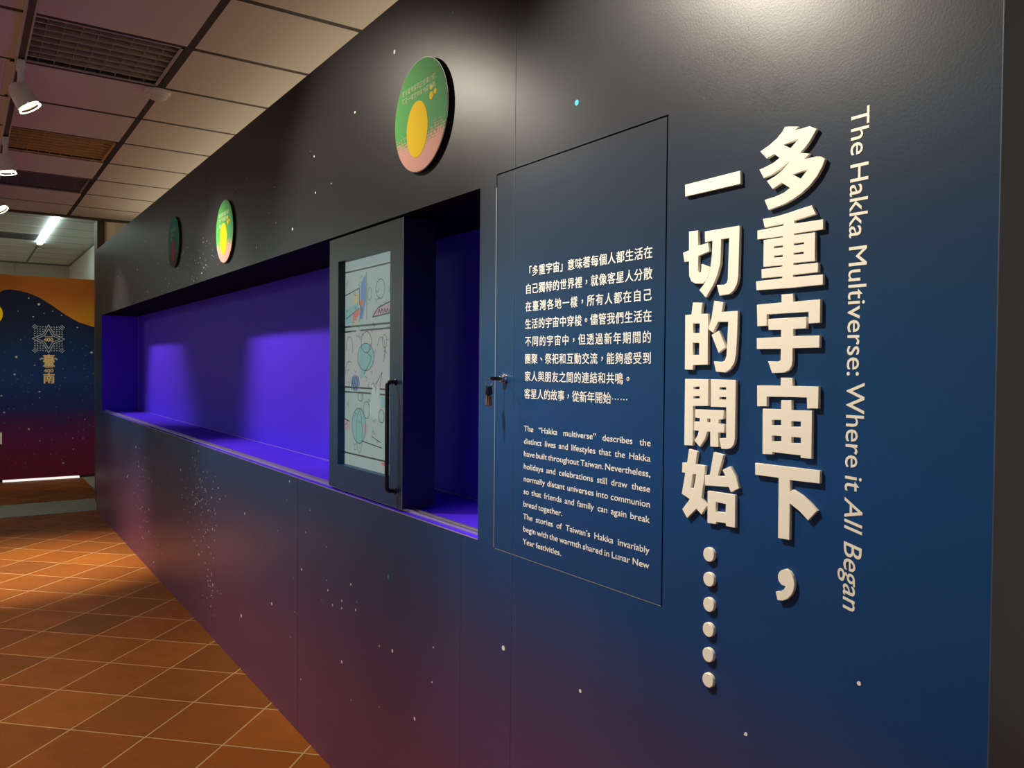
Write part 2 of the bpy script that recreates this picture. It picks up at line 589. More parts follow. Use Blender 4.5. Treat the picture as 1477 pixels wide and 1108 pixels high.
# printed stars and dots of the night sky
WHITE = [[-2.0366, 2.2029, 0.005], [-2.3064, 2.105, 0.0034], [-2.8633, 1.824, 0.0045], [-2.636, 1.9168, 0.0031], [-3.0503, 1.8737, 0.0024], [-3.297, 1.8086, 0.0034], [-3.0703, 2.0138, 0.0021], [-4.3603, 1.7609, 0.0058], [-4.1954, 1.7864, 0.0041], [-4.9633, 1.7966, 0.0052], [-5.6021, 1.7948, 0.0053], [-4.7313, 1.8664, 0.005], [-4.6281, 1.9293, 0.0034], [-4.98, 1.9229, 0.0036], [-5.3557, 1.9961, 0.0034], [-5.6708, 2.1297, 0.0046], [-4.3396, 1.864, 0.0028], [-4.2665, 1.8457, 0.0029], [-5.97, 1.9731, 0.0052], [-6.7882, 1.998, 0.0053], [-6.0314, 0.7502, 0.0063], [-5.9275, 0.6282, 0.0052], [-6.3804, 0.504, 0.0071], [-4.6622, 0.743, 0.0069], [-4.3836, 0.6583, 0.0041], [-4.3235, 0.604, 0.005], [-4.0042, 0.6811, 0.0044], [-5.5723, 0.3853, 0.0049], [-5.8026, 0.3643, 0.0042], [-5.5731, 0.2408, 0.005], [-5.4181, 0.0741, 0.0057], [-4.2544, 0.354, 0.0064], [-3.9772, 0.2608, 0.0054], [-3.4529, 0.6896, 0.0041], [-2.8887, 0.8975, 0.0036], [-2.7591, 0.5976, 0.0039], [-2.5104, 0.5813, 0.003], [-3.0897, 0.3917, 0.0052], [-3.502, 0.2352, 0.0066], [-4.0029, 0.204, 0.0034], [-4.0891, 0.1707, 0.0035], [-4.0159, 0.1464, 0.0034], [-1.4718, 0.6962, 0.0047], [-1.2012, 0.6912, 0.003], [-0.6133, 0.9024, 0.0025], [-0.8, 0.761, 0.0024], [-2.3224, 0.6446, 0.0033], [-2.2844, 0.5738, 0.0032], [-2.0291, 0.523, 0.0044], [-2.3912, 0.3789, 0.0044], [-2.1152, 0.5115, 0.0023], [-1.7932, 0.6027, 0.0021], [-1.7993, 0.5105, 0.002], [-1.8934, 0.3797, 0.0041], [-2.7628, 0.2006, 0.003], [-2.5229, 0.6125, 0.0018], [-2.1131, 0.333, 0.0016], [-0.8026, 0.7589, 0.0011]]
BLUE = [[-1.2307, 1.8485, 0.0057], [-1.7166, 2.1977, 0.0027], [-2.0582, 0.7272, 0.0068], [-2.5655, 0.5346, 0.0042], [-4.1244, 0.7993, 0.0051]]
rnd = random.Random(5)
bm = bmesh.new()
for x, z, r in WHITE:
    poly_bm(bm, disc_pts(x, z, r * 1.2, n=14), 0.0004, on_wall(0, 0, 0.0))
for cx, cz, sx, sz, n in ((-4.35, 1.83, 0.22, 0.07, 70), (-4.9, 1.80, 0.4, 0.08, 28), (-4.30, 0.68, 0.26, 0.10, 120), (-4.15, 0.46, 0.16, 0.09, 55),
                          (-4.02, 0.24, 0.10, 0.07, 30), (-5.75, 0.55, 0.28, 0.16, 60), (-5.6, 0.26, 0.2, 0.08, 26), (-2.5, 0.5, 0.5, 0.2, 16), (-3.0, 1.95, 0.5, 0.12, 10)):
    for k in range(n):
        x, z = rnd.gauss(cx, sx), rnd.gauss(cz, sz)
        if NZ0 - 0.01 < z < NZ1 + 0.02 or z < 0.02 or z > WZ - 0.03:
            continue
        poly_bm(bm, disc_pts(x, z, rnd.choice((0.0013, 0.0017, 0.0022, 0.0036)), n=8), 0.0004, on_wall(0, 0, 0.0))
obj('printed_star', bm, M['vinyl'], wall)['kind'] = 'stuff'
bm = bmesh.new()
for i, (x, z, r) in enumerate(BLUE):
    poly_bm(bm, disc_pts(x, z, r, n=16), 0.0004, on_wall(0, 0, 0.0), 0 if i == 0 else 1)
for k in range(26):
    x, z = rnd.gauss(-4.33, 0.10), rnd.gauss(1.84, 0.04)
    if z > NZ1 + 0.02:
        poly_bm(bm, disc_pts(x, z, rnd.choice((0.002, 0.003)), n=8), 0.0004, on_wall(0, 0, 0.0), 1)
obj('printed_dot', bm, [M['blue_dot'], M['blue_dot_deep']], wall)['kind'] = 'stuff'

# ---------------- ceilings
CZ = 2.684
GX = [-3.64 - 0.598 * k for k in range(-12, 8)]
GX = [v for v in GX if v > -8.36]
GY = [-0.18 - 0.6 * k for k in range(-3, 10)]
XE = -8.36
LIGHT_CELLS = {(-3.64, -0.78), (-5.434, -0.78), (-6.63, -0.78)}
def is_light(x1, ya):
    return any(abs(x1 - a) < 0.02 and abs(ya - b) < 0.02 for a, b in LIGHT_CELLS)
bm = bmesh.new()
xs = sorted(GX + [XE])
ys = sorted(GY)
VENT = (-4.238, -1.38)
for i in range(len(xs) - 1):
    for j in range(len(ys) - 1):
        if is_light(xs[i + 1], ys[j]) or (abs(xs[i + 1] - VENT[0]) < 0.02 and abs(ys[j] - VENT[1]) < 0.02):
            continue
        gy1 = 0.016 if abs(ys[j + 1] + 0.18) < 0.01 else 0.010
        gy0 = 0.016 if abs(ys[j] + 0.18) < 0.01 else 0.010
        box(bm, xs[i] + 0.016, xs[i + 1] - 0.016, ys[j] + gy0, ys[j + 1] - gy1, CZ, CZ + 0.012)
ceil = struct(obj('ceiling', bm, M['tile']))
bm = bmesh.new()
for x in xs:
    box(bm, x - 0.018, x + 0.018, ys[0], ys[-1], CZ + 0.001, CZ + 0.006)
for y in ys:
    w = 0.018 if abs(y + 0.18) < 0.01 else 0.012
    box(bm, XE, xs[-1], y - w, y + w, CZ + 0.0015, CZ + 0.0065)
obj('ceiling_bar', bm, M['tbar'], ceil)
bm = bmesh.new()
box(bm, XE - 0.1, xs[-1], ys[0], ys[-1], CZ + 0.16, CZ + 0.18)
obj('slab', bm, M['gap'], ceil)
# edge of the lower ceiling and the step up to the next one
struct(boxobj('trim_3', (XE - 0.06, XE, ys[0], 1.6, CZ - 0.014, CZ + 0.16), M['brown']))

FZ = 2.83
bm = bmesh.new()
fxs = [-13.95, -13.2, -12.6, -12.0, -11.4, -10.8, -10.2, -9.6, -9.0, -8.42]
fys = [-6.5, -5.58, -4.98, -4.38, -3.78, -3.18, -2.58, -1.98, -1.38, -0.78, -0.18, 0.41]
for i in range(len(fxs) - 1):
    for j in range(len(fys) - 1):
        box(bm, fxs[i] + 0.006, fxs[i + 1] - 0.006, fys[j] + 0.006, fys[j + 1] - 0.006, FZ, FZ + 0.012)
box(bm, -14.0, -8.42, -6.5, 0.45, FZ + 0.013, FZ + 0.05)
fceil = struct(obj('ceiling_far', bm, M['far_tile']))
bm = bmesh.new()
for x in fxs[1:-1]:
    box(bm, x - 0.018, x + 0.018, fys[0], -0.22, FZ - 0.004, FZ + 0.006)
obj('ceiling_bar', bm, M['far_bar'], fceil)
bm = bmesh.new()
for x in fxs[1:-1]:
    box(bm, x - 0.008, x + 0.008, -0.17, 0.41, FZ - 0.001, FZ + 0.006)
for y in fys[:-1]:
    box(bm, -13.95, -8.42, y - 0.012, y + 0.012, FZ - 0.0015, FZ + 0.006)
box(bm, -13.95, -8.42, 0.37, 0.385, FZ - 0.02, FZ)
box(bm, -13.95, -13.93, -6.5, 0.38, FZ - 0.02, FZ)
obj('edge_bar', bm, M['far_bar_dark'], fceil)

# ---------------- walls beyond
bm = bmesh.new()
box(bm, -14.05, -13.95, -6.5, 0.5, 0, FZ + 0.05)
box(bm, -13.952, -13.93, -0.35, -0.34, 2.2, FZ)
struct(obj('wall_far', bm, M['far_wall']))
bm = bmesh.new()
box(bm, -13.95, -8.75, 0.385, 0.5, 0, FZ + 0.05)
struct(obj('wall_side', bm, M['far_wall']))
bm = bmesh.new()
box(bm, -8.75, -8.40, 0.125, 1.9, 0.002, CZ - 0.002)
struct(obj('wall_end', bm, M['cream_wall']))
bm = bmesh.new()
box(bm, -8.60, -8.398, 0.062, 0.124, 0.002, CZ - 0.016)
box(bm, -8.401, -8.392, 0.124, 1.6, CZ - 0.016, CZ - 0.003)
struct(obj('trim_4', bm, M['brown']))

# ------------------------------------------------------------------ hinged text panel
pz = (DZ0 + DZ1) / 2
root = thing('text_panel', (DX0, 0.0, DZ0), 'flush hinged blue wall panel printed with white Chinese and English paragraphs', 'panel')
GAP = 0.0030
bm = bmesh.new()
box(bm, DX0 + GAP, DX1 - GAP, 0.0, 0.018, DZ0 + GAP, DZ1 - GAP)
part('panel_board', bm, M['print'], root)
bm = bmesh.new()
box(bm, DX0 + 0.0008, DX0 + GAP, -0.0012, 0.016, DZ0 + GAP, DZ1 - 0.03)
box(bm, DX0 + GAP, DX1 - GAP, -0.0006, 0.012, DZ0 + 0.0010, DZ0 + 0.0018)
part('edge_trim', bm, M['door_edge'], root)
bm = bmesh.new()
box(bm, -1.4425, -1.4416, -0.0005, 0.0, DZ0 + GAP, DZ1 - GAP)
part('sheet_joint', bm, M['seam'], root)

CN = ['「多重宇宙」意味著每個人都生活在', '自己獨特的世界裡，就像客星人分散', '在臺灣各地一樣，所有人都在自己', '生活的宇宙中穿梭。儘管我們生活在',
      '不同的宇宙中，但透過新年期間的', '團聚、祭祀和互動交流，能夠感受到', '家人與朋友之間的連結和共鳴。', '客星人的故事，從新年開始……']
XL, XR = -1.3995, -1.0150
bm = bmesh.new()
EM = 0.0232
def cn_char(ch, size, bold):
    if ch == '…':
        b = bmesh.new()
        for k in range(3):
            poly_bm(b, disc_pts((0.18 + 0.32 * k) * size, 0.33 * size, 0.055 * size, n=8), 0.0006, Matrix.Identity(4))
        return b
    b, w = text_bm(ch, size, bold)
    if ch in '，。、' and b.verts:
        cx = sum(v.co.x for v in b.verts) / len(b.verts)
        cy = sum(v.co.y for v in b.verts) / len(b.verts)
        bmesh.ops.translate(b, verts=b.verts, vec=(size * 0.5 - cx, size * 0.36 - cy, 0))
    return b
for i, ln in enumerate(CN):
    n = len(ln)
    step = (XR - XL) / n if i < 6 else (XR - XL) / 16
    step = step if i != 7 else 0.0233
    base = 1.5232 - 0.03735 * i
    for k, ch in enumerate(ln):
        merge(bm, cn_char(ch, EM, 0.008), on_wall(XL + step * k + (step - EM) / 2, base, -0.0002))
part('chinese_paragraph', bm, M['vinyl'], root)

EN = ['The “Hakka multiverse” describes the', 'distinct lives and lifestyles that the Hakka', 'have built throughout Taiwan. Nevertheless,',
      'holidays and celebrations still draw these', 'normally distant universes into communion', 'so that friends and family can again break',
      'bread together.', 'The stories of Taiwan’s Hakka invariably', 'begin with the warmth shared in Lunar New', 'Year festivities.']
bm = bmesh.new()
ES, EX = 0.0172, 1.0
EX = min((XR - XL - (len(ln.split(' ')) - 1) * 0.0042) / sum(text_bm(w, ES, 0.006)[1] for w in ln.split(' ')) for ln in EN)
for i, ln in enumerate(EN):
    ws = [text_bm(w, ES, 0.006, sx=EX) for w in ln.split(' ')]
    tot = sum(w for _, w in ws)
    gap = (XR - XL - tot) / (len(ws) - 1) if i not in (6, 9) else 0.0052
    base = 1.1895 - 0.02715 * i
    x = XL
    for b, w in ws:
        merge(bm, b, on_wall(x, base, -0.0002))
        x += w + gap
part('english_paragraph', bm, M['vinyl'], root)
# cam lock
LX, LZ = -1.474, 1.3015
bm = bmesh.new()
lathe(bm, (LX, 0.0, LZ), (0, -1, 0), [(0, 0.0105), (0.004, 0.0105), (0.0055, 0.0085), (0.012, 0.008), (0.0128, 0.006), (0.0128, 0)], 28)
part('lock', bm, M['chrome'], root)

# keys in the lock
root = thing('key_bunch', (LX, -0.0128, LZ), 'bunch of black-headed brass keys hanging from the lock of the text panel', 'keys')
bm = bmesh.new()
box(bm, LX - 0.0011, LX + 0.0011, -0.040, -0.0125, LZ - 0.004, LZ + 0.004)
part('key_shaft', bm, M['black'], root, 0.0004)
bm = bmesh.new()
pts = [(LX + 0.001 * math.sin(a * 2), -0.043 + 0.0085 * math.cos(a), LZ - 0.009 + 0.0085 * math.sin(a)) for a in [2 * math.pi * k / 20 for k in range(21)]]
tube(bm, pts, 0.0009, 8)
part('key_ring', bm, M['chrome'], root)
for k, (dx, tilt) in enumerate(((-0.006, -0.16), (0.0, -0.06), (0.006, 0.10))):
    bm = bmesh.new()
    box(bm, -0.0013, 0.0013, -0.009, 0.009, -0.020, 0.0, 0)
    mt = Matrix.Translation((LX + dx * 0.5, -0.043, LZ - 0.0165)) @ Matrix.Rotation(tilt, 4, 'Y') @ Matrix.Rotation(0.18 * (k - 1), 4, 'X') @ Matrix.Rotation(0.5, 4, 'Z')
    bm.transform(mt)
    hd = part('key_head', bm, M['black'], root, 0.0008)
    bm = bmesh.new()
    pts = [(-0.0042, 0), (0.0042, 0), (0.0042, -0.012), (0.0020, -0.014), (0.0032, -0.017), (0.0018, -0.019), (0.0028, -0.022), (0.0, -0.026), (-0.0035, -0.023)]
    for sgn in (0,):
        a = [bm.verts.new((-0.0008, p[0], p[1] - 0.0195)) for p in pts]
        b = [bm.verts.new((0.0008, p[0], p[1] - 0.0195)) for p in pts]
        bm.faces.new(a)
        bm.faces.new(b[::-1])
        for i in range(len(pts)):
            j = (i + 1) % len(pts)
            bm.faces.new((a[i], a[j], b[j], b[i]))
    bm.transform(mt)
    bl = part('key_blade', bm, M['brass'], root)
    bl['label'] = 'brass key blade'

# ------------------------------------------------------------------ raised title
GLYPHS = json.loads('''{"多":[[[[-7412,16823],[-7184,16768],[-7247,16733],[-7137,16729],[-7008,16733],[-6887,16662],[-6935,16597],[-6990,16523],[-7060,16452],[-7152,16385],[-6998,16342],[-7071,16281],[-6887,16279],[-6824,16266],[-6749,16214],[-6786,16118],[-6867,15999],[-6978,15893],[-7120,15801],[-7265,15738],[-7414,15691],[-7683,15651],[-7760,15813],[-7569,15830],[-7417,15862],[-7313,15913],[-7458,16013],[-7618,15952],[-7722,16088],[-7575,16134],[-7454,16194],[-7379,16250],[-7313,16306],[-7379,16269],[-7500,16216],[-7638,16166],[-7779,16141],[-7861,16285],[-7734,16308],[-7610,16335],[-7503,16386],[-7597,16465],[-7729,16424],[-7850,16555],[-7693,16612],[-7554,16684],[-7464,16759]],[[[-7438,16564],[-7190,16588],[-7316,16484]],[[-7272,16098],[-7022,16124],[-7138,16007]]]]],"重":[[[[-7784,15532],[-7564,15532],[-7336,15555],[-7116,15584],[-6947,15603],[-6878,15469],[-7055,15446],[-7230,15425],[-7229,15384],[-6761,15378],[-6758,15235],[-7234,15240],[-7233,15217],[-6887,15213],[-6880,14808],[-7233,14815],[-7233,14785],[-6830,14780],[-6828,14648],[-7237,14642],[-7237,14613],[-6751,14607],[-6748,14464],[-7241,14459],[-7884,14469],[-7892,14604],[-7424,14612],[-7422,14637],[-7791,14646],[-7794,14778],[-7424,14784],[-7420,14802],[-7762,14814],[-7762,15214],[-7420,15211],[-7420,15229],[-7878,15236],[-7880,15371],[-7416,15382],[-7412,15404],[-7749,15400]],[[[-7574,15096],[-7421,15093],[-7420,15065],[-7574,15068]],[[-7572,14956],[-7421,14955],[-7421,14924],[-7571,14928]],[[-7235,15096],[-7066,15098],[-7066,15068],[-7235,15068]],[[-7233,14959],[-7066,14962],[-7066,14931],[-7232,14933]]]]],"宇":[[[[-7430,14373],[-7235,14372],[-7230,14255],[-6786,14262],[-6784,13933],[-6967,13930],[-6970,14096],[-7686,14094],[-7683,13923],[-7855,13923],[-7869,14249],[-7428,14257]],[]],[[[-7658,14023],[-7007,14027],[-7004,13860],[-7218,13859],[-7221,13758],[-6786,13754],[-6787,13582],[-7225,13580],[-7222,13404],[-7235,13328],[-7279,13264],[-7368,13225],[-7575,13216],[-7652,13392],[-7478,13387],[-7429,13405],[-7426,13575],[-7857,13576],[-7863,13741],[-7427,13750],[-7428,13856],[-7650,13861]],[]]],"宙":[[[[-7420,13150],[-7224,13150],[-7215,13033],[-6790,13034],[-6789,12725],[-6968,12717],[-6976,12873],[-7212,12871],[-7663,12861],[-7660,12717],[-7836,12709],[-7842,13025],[-7422,13031]],[]],[[[-7406,12818],[-7233,12825],[-7227,12679],[-6889,12687],[-6884,12005],[-7060,12000],[-7064,12037],[-7546,12039],[-7548,12004],[-7726,11993],[-7734,12678],[-7407,12683]],[[[-7563,12519],[-7404,12528],[-7402,12448],[-7561,12440]],[[-7227,12519],[-7069,12523],[-7067,12447],[-7226,12439]],[[-7558,12286],[-7396,12290],[-7395,12212],[-7557,12199]],[[-7220,12290],[-7064,12292],[-7063,12210],[-7219,12201]]]]],"下":[[[[-7858,11844],[-6744,11849],[-6747,11669],[-7234,11659],[-7231,11493],[-7184,11525],[-7039,11465],[-6893,11373],[-6781,11280],[-6924,11118],[-7063,11228],[-7230,11317],[-7229,10783],[-7425,10778],[-7431,11669],[-7854,11666]],[]]],"，":[[[[-7288,10344],[-7348,10318],[-7393,10278],[-7416,10230],[-7415,10178],[-7396,10135],[-7354,10097],[-7283,10089],[-7308,10039],[-7363,10000],[-7452,9970],[-7416,9853],[-7330,9866],[-7250,9907],[-7182,9983],[-7144,10061],[-7131,10149],[-7142,10222],[-7172,10275],[-7218,10325]],[]]],"一":[[[[-9364,16332],[-8223,16342],[-8214,16137],[-9357,16136]],[]]],"切":[[[[-9262,15543],[-9067,15534],[-9059,15284],[-8849,15307],[-8823,15167],[-9051,15115],[-9056,14872],[-9027,14834],[-8990,14852],[-8983,14979],[-8806,14905],[-8831,14781],[-8875,14700],[-8958,14657],[-9109,14669],[-9196,14713],[-9245,14804],[-9257,15051],[-9357,15049],[-9389,15207],[-9257,15231]],[]],[[[-8921,15497],[-8219,15495],[-8227,14713],[-8253,14593],[-8312,14502],[-8397,14447],[-8599,14438],[-8656,14612],[-8522,14601],[-8461,14624],[-8436,14677],[-8421,15327],[-8579,15329],[-8584,15092],[-8590,14940],[-8649,14765],[-8737,14604],[-8880,14424],[-9022,14555],[-8921,14647],[-8840,14753],[-8796,14890],[-8764,15112],[-8759,15328],[-8914,15326]],[]]],"的":[[[[-9157,14362],[-8949,14347],[-8977,14166],[-8833,14162],[-8820,13338],[-9133,13330],[-9141,13251],[-9315,13257],[-9322,14166],[-9186,14165]],[[[-9145,14016],[-9003,14010],[-9004,13856],[-9142,13860]],[[-9145,13699],[-9007,13693],[-9007,13498],[-9145,13499]]]],[[[-8705,14363],[-8517,14323],[-8550,14175],[-8229,14176],[-8234,13803],[-8251,13503],[-8282,13367],[-8358,13271],[-8462,13215],[-8649,13227],[-8697,13392],[-8536,13383],[-8474,13401],[-8440,13477],[-8415,14014],[-8618,14020],[-8723,13852],[-8819,13911],[-8755,14099]],[]],[[[-8750,13817],[-8598,13883],[-8457,13616],[-8600,13527]],[]]],"開":[[[[-9307,13100],[-8805,13102],[-8802,12670],[-9121,12655],[-9119,12000],[-9307,11994]],[[[-9117,12972],[-8988,12978],[-8988,12938],[-9116,12933]],[[-9114,12819],[-8986,12826],[-8985,12785],[-9114,12779]]]],[[[-8752,13103],[-8249,13100],[-8249,12178],[-8268,12094],[-8327,12027],[-8405,12006],[-8520,12003],[-8558,12167],[-8422,12180],[-8431,12668],[-8747,12661]],[[[-8573,12979],[-8437,12981],[-8436,12942],[-8572,12941]],[[-8570,12823],[-8434,12826],[-8433,12786],[-8569,12784]]]],[[[-9076,12603],[-8478,12615],[-8484,12479],[-8576,12459],[-8580,12400],[-8465,12396],[-8471,12260],[-8586,12252],[-8573,12026],[-8745,12018],[-8749,12258],[-8813,12254],[-8857,12129],[-8967,11992],[-9086,12090],[-9017,12174],[-8990,12255],[-9095,12255],[-9092,12400],[-8974,12407],[-8975,12464],[-9074,12466]],[[[-8817,12466],[-8753,12466],[-8752,12406],[-8816,12405]]]]],"始":[[[[-9199,11938],[-9018,11913],[-9053,11702],[-8846,11695],[-8856,11543],[-8915,11164],[-8801,11049],[-8910,10892],[-9024,10968],[-9223,10784],[-9333,10917],[-9189,11082],[-9176,11110],[-9348,11174],[-9275,11531],[-9348,11533],[-9343,11695],[-9239,11700]],[[[-9107,11529],[-9038,11534],[-9087,11292],[-9151,11298]]]],[[[-8674,11934],[-8470,11908],[-8583,11561],[-8424,11573],[-8487,11670],[-8339,11744],[-8225,11603],[-8157,11420],[-8315,11337],[-8359,11412],[-8844,11376],[-8847,11547],[-8746,11556]],[]],[[[-8787,11295],[-8228,11304],[-8224,10791],[-8397,10789],[-8410,10832],[-8597,10822],[-8605,10785],[-8782,10777]],[[[-8611,11139],[-8410,11137],[-8413,10998],[-8614,10984]]]]]}''')
NAMES = {'多': 'topmost in the right title column', '重': 'second from the top of the right title column', '宇': 'third from the top of the right title column',
         '宙': 'fourth from the top of the right title column', '下': 'fifth in the right title column, just above the comma',
         '一': 'a single flat bar, topmost in the left title column', '切': 'second from the top of the left title column',
         '的': 'third from the top of the left title column', '開': 'fourth from the top of the left title column', '始': 'lowest in the left title column, just above the dots'}
TH = 0.006
for ch, isl in GLYPHS.items():
    isl = [([(p[0] / 1e4, p[1] / 1e4) for p in o], [[(p[0] / 1e4, p[1] / 1e4) for p in h] for h in hs]) for o, hs in isl]
    allx = [p[0] for o, _ in isl for p in o]
    allz = [p[1] for o, _ in isl for p in o]
    cx, cz = (min(allx) + max(allx)) / 2, min(allz)
    isl = [([(p[0] - cx, p[1] - cz) for p in o], [[(p[0] - cx, p[1] - cz) for p in h] for h in hs]) for o, hs in isl]
    b = curve_mesh(isl, TH, 0.0005)
    b.transform(on_wall(0, 0, 0))
    if ch == '，':
        o = obj('title_comma', b, M['cream'])
        tag(o, 'raised cream comma at the foot of the right title column', 'letter', 'raised title on the blue wall')
    else:
        o = obj('title_character', b, M['cream'])
        tag(o, 'raised cream Chinese character ' + ch + ', ' + NAMES[ch], 'letter', 'raised title on the blue wall')
    o.location = (cx, 0.0, cz)
ORD = ['topmost of the six', 'second from the top', 'third from the top', 'fourth from the top', 'fifth from the top', 'lowest of the six']
for k, (x, z) in enumerate(((-0.8751, 1.0264), (-0.8744, 0.9862), (-0.8738, 0.9453), (-0.8740, 0.9043), (-0.8738, 0.8633), (-0.8732, 0.8220))):
    bm = bmesh.new()
    lathe(bm, (0, 0, 0), (0, -1, 0), [(0, 0.0116), (TH - 0.001, 0.0116), (TH, 0.0107), (TH, 0)], 36)
    o = obj('title_dot', bm, M['cream'])
    o.location = (x, 0, z)
    tag(o, 'raised cream round dot under the left title column, ' + ORD[k], 'letter', 'raised ellipsis dots on the blue wall')

# long vertical English title in flat vinyl, read downwards
bm = bmesh.new()
words = [('The', 0), ('Hakka', 0), ('Multiverse:', 0), ('Where', 0), ('it', 0.05), ('All', 0.22), ('Began', 0.22)]
TS = 0.0385
bs = [text_bm(w, TS, 0.004, sh) for w, sh in words]
tot = sum(w for _, w in bs)
LEN = 1.6815 - 0.9975
gap = 0.0095
sc = (LEN - gap * 6) / tot
z = 1.6815
for b, w in bs:
    # u -> down, v -> right (+x)
    mt = Matrix(((0, 1, 0, -0.6390), (0, 0, -1, -0.0002), (-sc, 0, 0, z), (0, 0, 0, 1)))
    merge(bm, b, mt)
    z -= w * sc + gap
root = obj('english_title', bm, M['vinyl_warm'])
tag(root, 'long English title in flat cream letters running down the wall', 'lettering')

# ------------------------------------------------------------------ sliding screen in the niche
HX0, HX1, HZ0, HZ1, HY0, HY1 = -2.520, -1.985, 0.930, 1.7385, 0.006, 0.108
root = thing('sliding_screen', ((HX0 + HX1) / 2, HY0, HZ0), 'tall sliding display screen with grey frame and comic page, standing in the niche', 'screen')
SX0, SX1, SZ0, SZ1 = -2.447, -2.068, 1.008, 1.662
bm = bmesh.new()
for a, b, c, d in cells([HX0, SX0, SX1, HX1], [HZ0, SZ0, SZ1, HZ1], [(SX0, SX1, SZ0, SZ1)]):
    box(bm, a, b, HY0, HY0 + 0.03, c, d)
bmesh.ops.remove_doubles(bm, verts=bm.verts, dist=1e-5)
bm.normal_update()
for f in bm.faces:
    if abs(f.normal.x) > 0.9 and f.calc_center_median().x > HX1 - 0.001:
        f.material_index = 1
part('frame', bm, [M['print'], M['housing_blue']], root)
bm = bmesh.new()
box(bm, HX0 + 0.001, HX1 - 0.001, HY0 + 0.0301, HY1, HZ0, HZ1)
part('housing', bm, M['housing_blue'], root)
bm = bmesh.new()
box(bm, HX1 - 0.0045, HX1 - 0.0005, HY0 - 0.0005, HY0, HZ0, HZ1)
part('edge_strip', bm, mat('grey_strip', (0.10, 0.10, 0.11), 0.35), root)
M['screen'] = mat('lit_screen', (0.03, 0.03, 0.03), 0.5, spec=0.06, emit=(0.31, 0.40, 0.38), estr=0.72)
M['screen_line'] = mat('screen_line', (0.01, 0.01, 0.01), 0.4, emit=(0.02, 0.03, 0.035), estr=0.7)
SY = HY0 + 0.0245
bm = bmesh.new()
box(bm, SX0, SX1, SY, SY + 0.004, SZ0, SZ1)
scr = part('screen_glass', bm, M['screen'], root)
def px(u, v):
    """photo fractions of the lit page -> wall metres"""
    return SX0 + u * (SX1 - SX0), SZ1 - v * (SZ1 - SZ0)
def on_screen(name, polys, m, lay):
    for q in polys:
        b = curve_mesh([([px(*p) for p in q], [])], 0.0002)
        b.transform(on_wall(0, 0, SY - 0.0002 * lay))
        obj(name, local(b, root), m, scr)
def em(name, c, s=0.75):
    return mat(name, (0.02, 0.02, 0.02), 0.5, emit=c, estr=s, spec=0.06)
def stroke(pts, w):
    """thin polyline -> quads in page fractions (w in page widths)"""
    out = []
    ar = (SZ1 - SZ0) / (SX1 - SX0)
    for (a, b), (c, d) in zip(pts, pts[1:]):
        dx, dy = c - a, (d - b) * ar
        L = math.hypot(dx, dy) or 1
        nx, ny = -dy / L * w / 2, dx / L * w / 2 / ar
        out.append([(a + nx, b + ny), (c + nx, d + ny), (c - nx, d - ny), (a - nx, b - ny)])
    return out
def ell(cx, cy, rx, ry, a0=0, a1=360, n=18):
    return [(cx + rx * math.cos(R(a0 + (a1 - a0) * k / n)), cy + ry * math.sin(R(a0 + (a1 - a0) * k / n))) for k in range(n + 1)]
on_screen('page_tint', [[(0.0, 0.345), (1, 0.345), (1, 0.62), (0, 0.62)]], em('pinkish_tint', (0.36, 0.38, 0.37)), 1)
on_screen('teal_patch', [ell(0.43, 0.47, 0.16, 0.065)[:-1], [(0.30, 0.47), (0.36, 0.44), (0.42, 0.56), (0.32, 0.575)], [(0.72, 0.655), (1, 0.66), (1, 0.705), (0.72, 0.70)],
          [(0.0, 0.24), (0.28, 0.20), (0.26, 0.295), (0.02, 0.31)], ell(0.30, 0.80, 0.14, 0.085)[:-1]], em('teal_tint', (0.20, 0.37, 0.36)), 2)
on_screen('blue_patch', [[(0.33, 0.115), (0.42, 0.08), (0.43, 0.20), (0.36, 0.29), (0.30, 0.285)], ell(0.22, 0.595, 0.09, 0.04)[:-1],
          [(0.84, 0.84), (0.92, 0.76), (0.92, 0.955), (0.82, 0.95)], [(0.90, 0.12), (0.96, 0.10), (0.96, 0.22), (0.90, 0.23)]], em('blue_tint', (0.14, 0.24, 0.38)), 3)
on_screen('red_patch', [[(0.16, 0.26), (0.30, 0.235), (0.30, 0.265), (0.17, 0.30)], [(0.30, 0.205), (0.38, 0.195), (0.36, 0.225), (0.31, 0.23)], [(0.72, 0.955), (0.80, 0.945), (0.81, 0.97)]],
          em('red_tint', (0.48, 0.17, 0.14)), 4)
on_screen('ochre_patch', [[(0.18, 0.175), (0.30, 0.155), (0.30, 0.20), (0.20, 0.215)], [(0.17, 0.30), (0.30, 0.28), (0.22, 0.315)]], em('ochre_tint', (0.43, 0.38, 0.20)), 4)
on_screen('pink_patch', [[(0.58, 0.255), (0.97, 0.22), (0.97, 0.265), (0.55, 0.285)], [(0.0, 0.775), (0.11, 0.785), (0.11, 0.83), (0.0, 0.83)], [(0.38, 0.78), (0.48, 0.79), (0.46, 0.83), (0.40, 0.83)]],
          em('pink_tint', (0.37, 0.29, 0.33)), 3)
on_screen('white_bubble', [ell(0.60, 0.70, 0.10, 0.055)[:-1], [(0.55, 0.60), (0.68, 0.61), (0.66, 0.76), (0.56, 0.75)]], em('pale_tint', (0.38, 0.46, 0.43)), 5)
ink = []
ink += stroke([(0, 0.052), (1, 0.052)], 0.012) + stroke([(0, 0.320), (1, 0.320)], 0.016) + stroke([(0, 0.345), (0.24, 0.343)], 0.014) + stroke([(0.32, 0.343), (1, 0.342)], 0.014)
ink += stroke([(0, 0.617), (0.56, 0.617)], 0.013) + stroke([(0.70, 0.617), (1, 0.617)], 0.013) + stroke([(0, 0.641), (0.54, 0.640)], 0.012) + stroke([(0.70, 0.641), (1, 0.641)], 0.012)
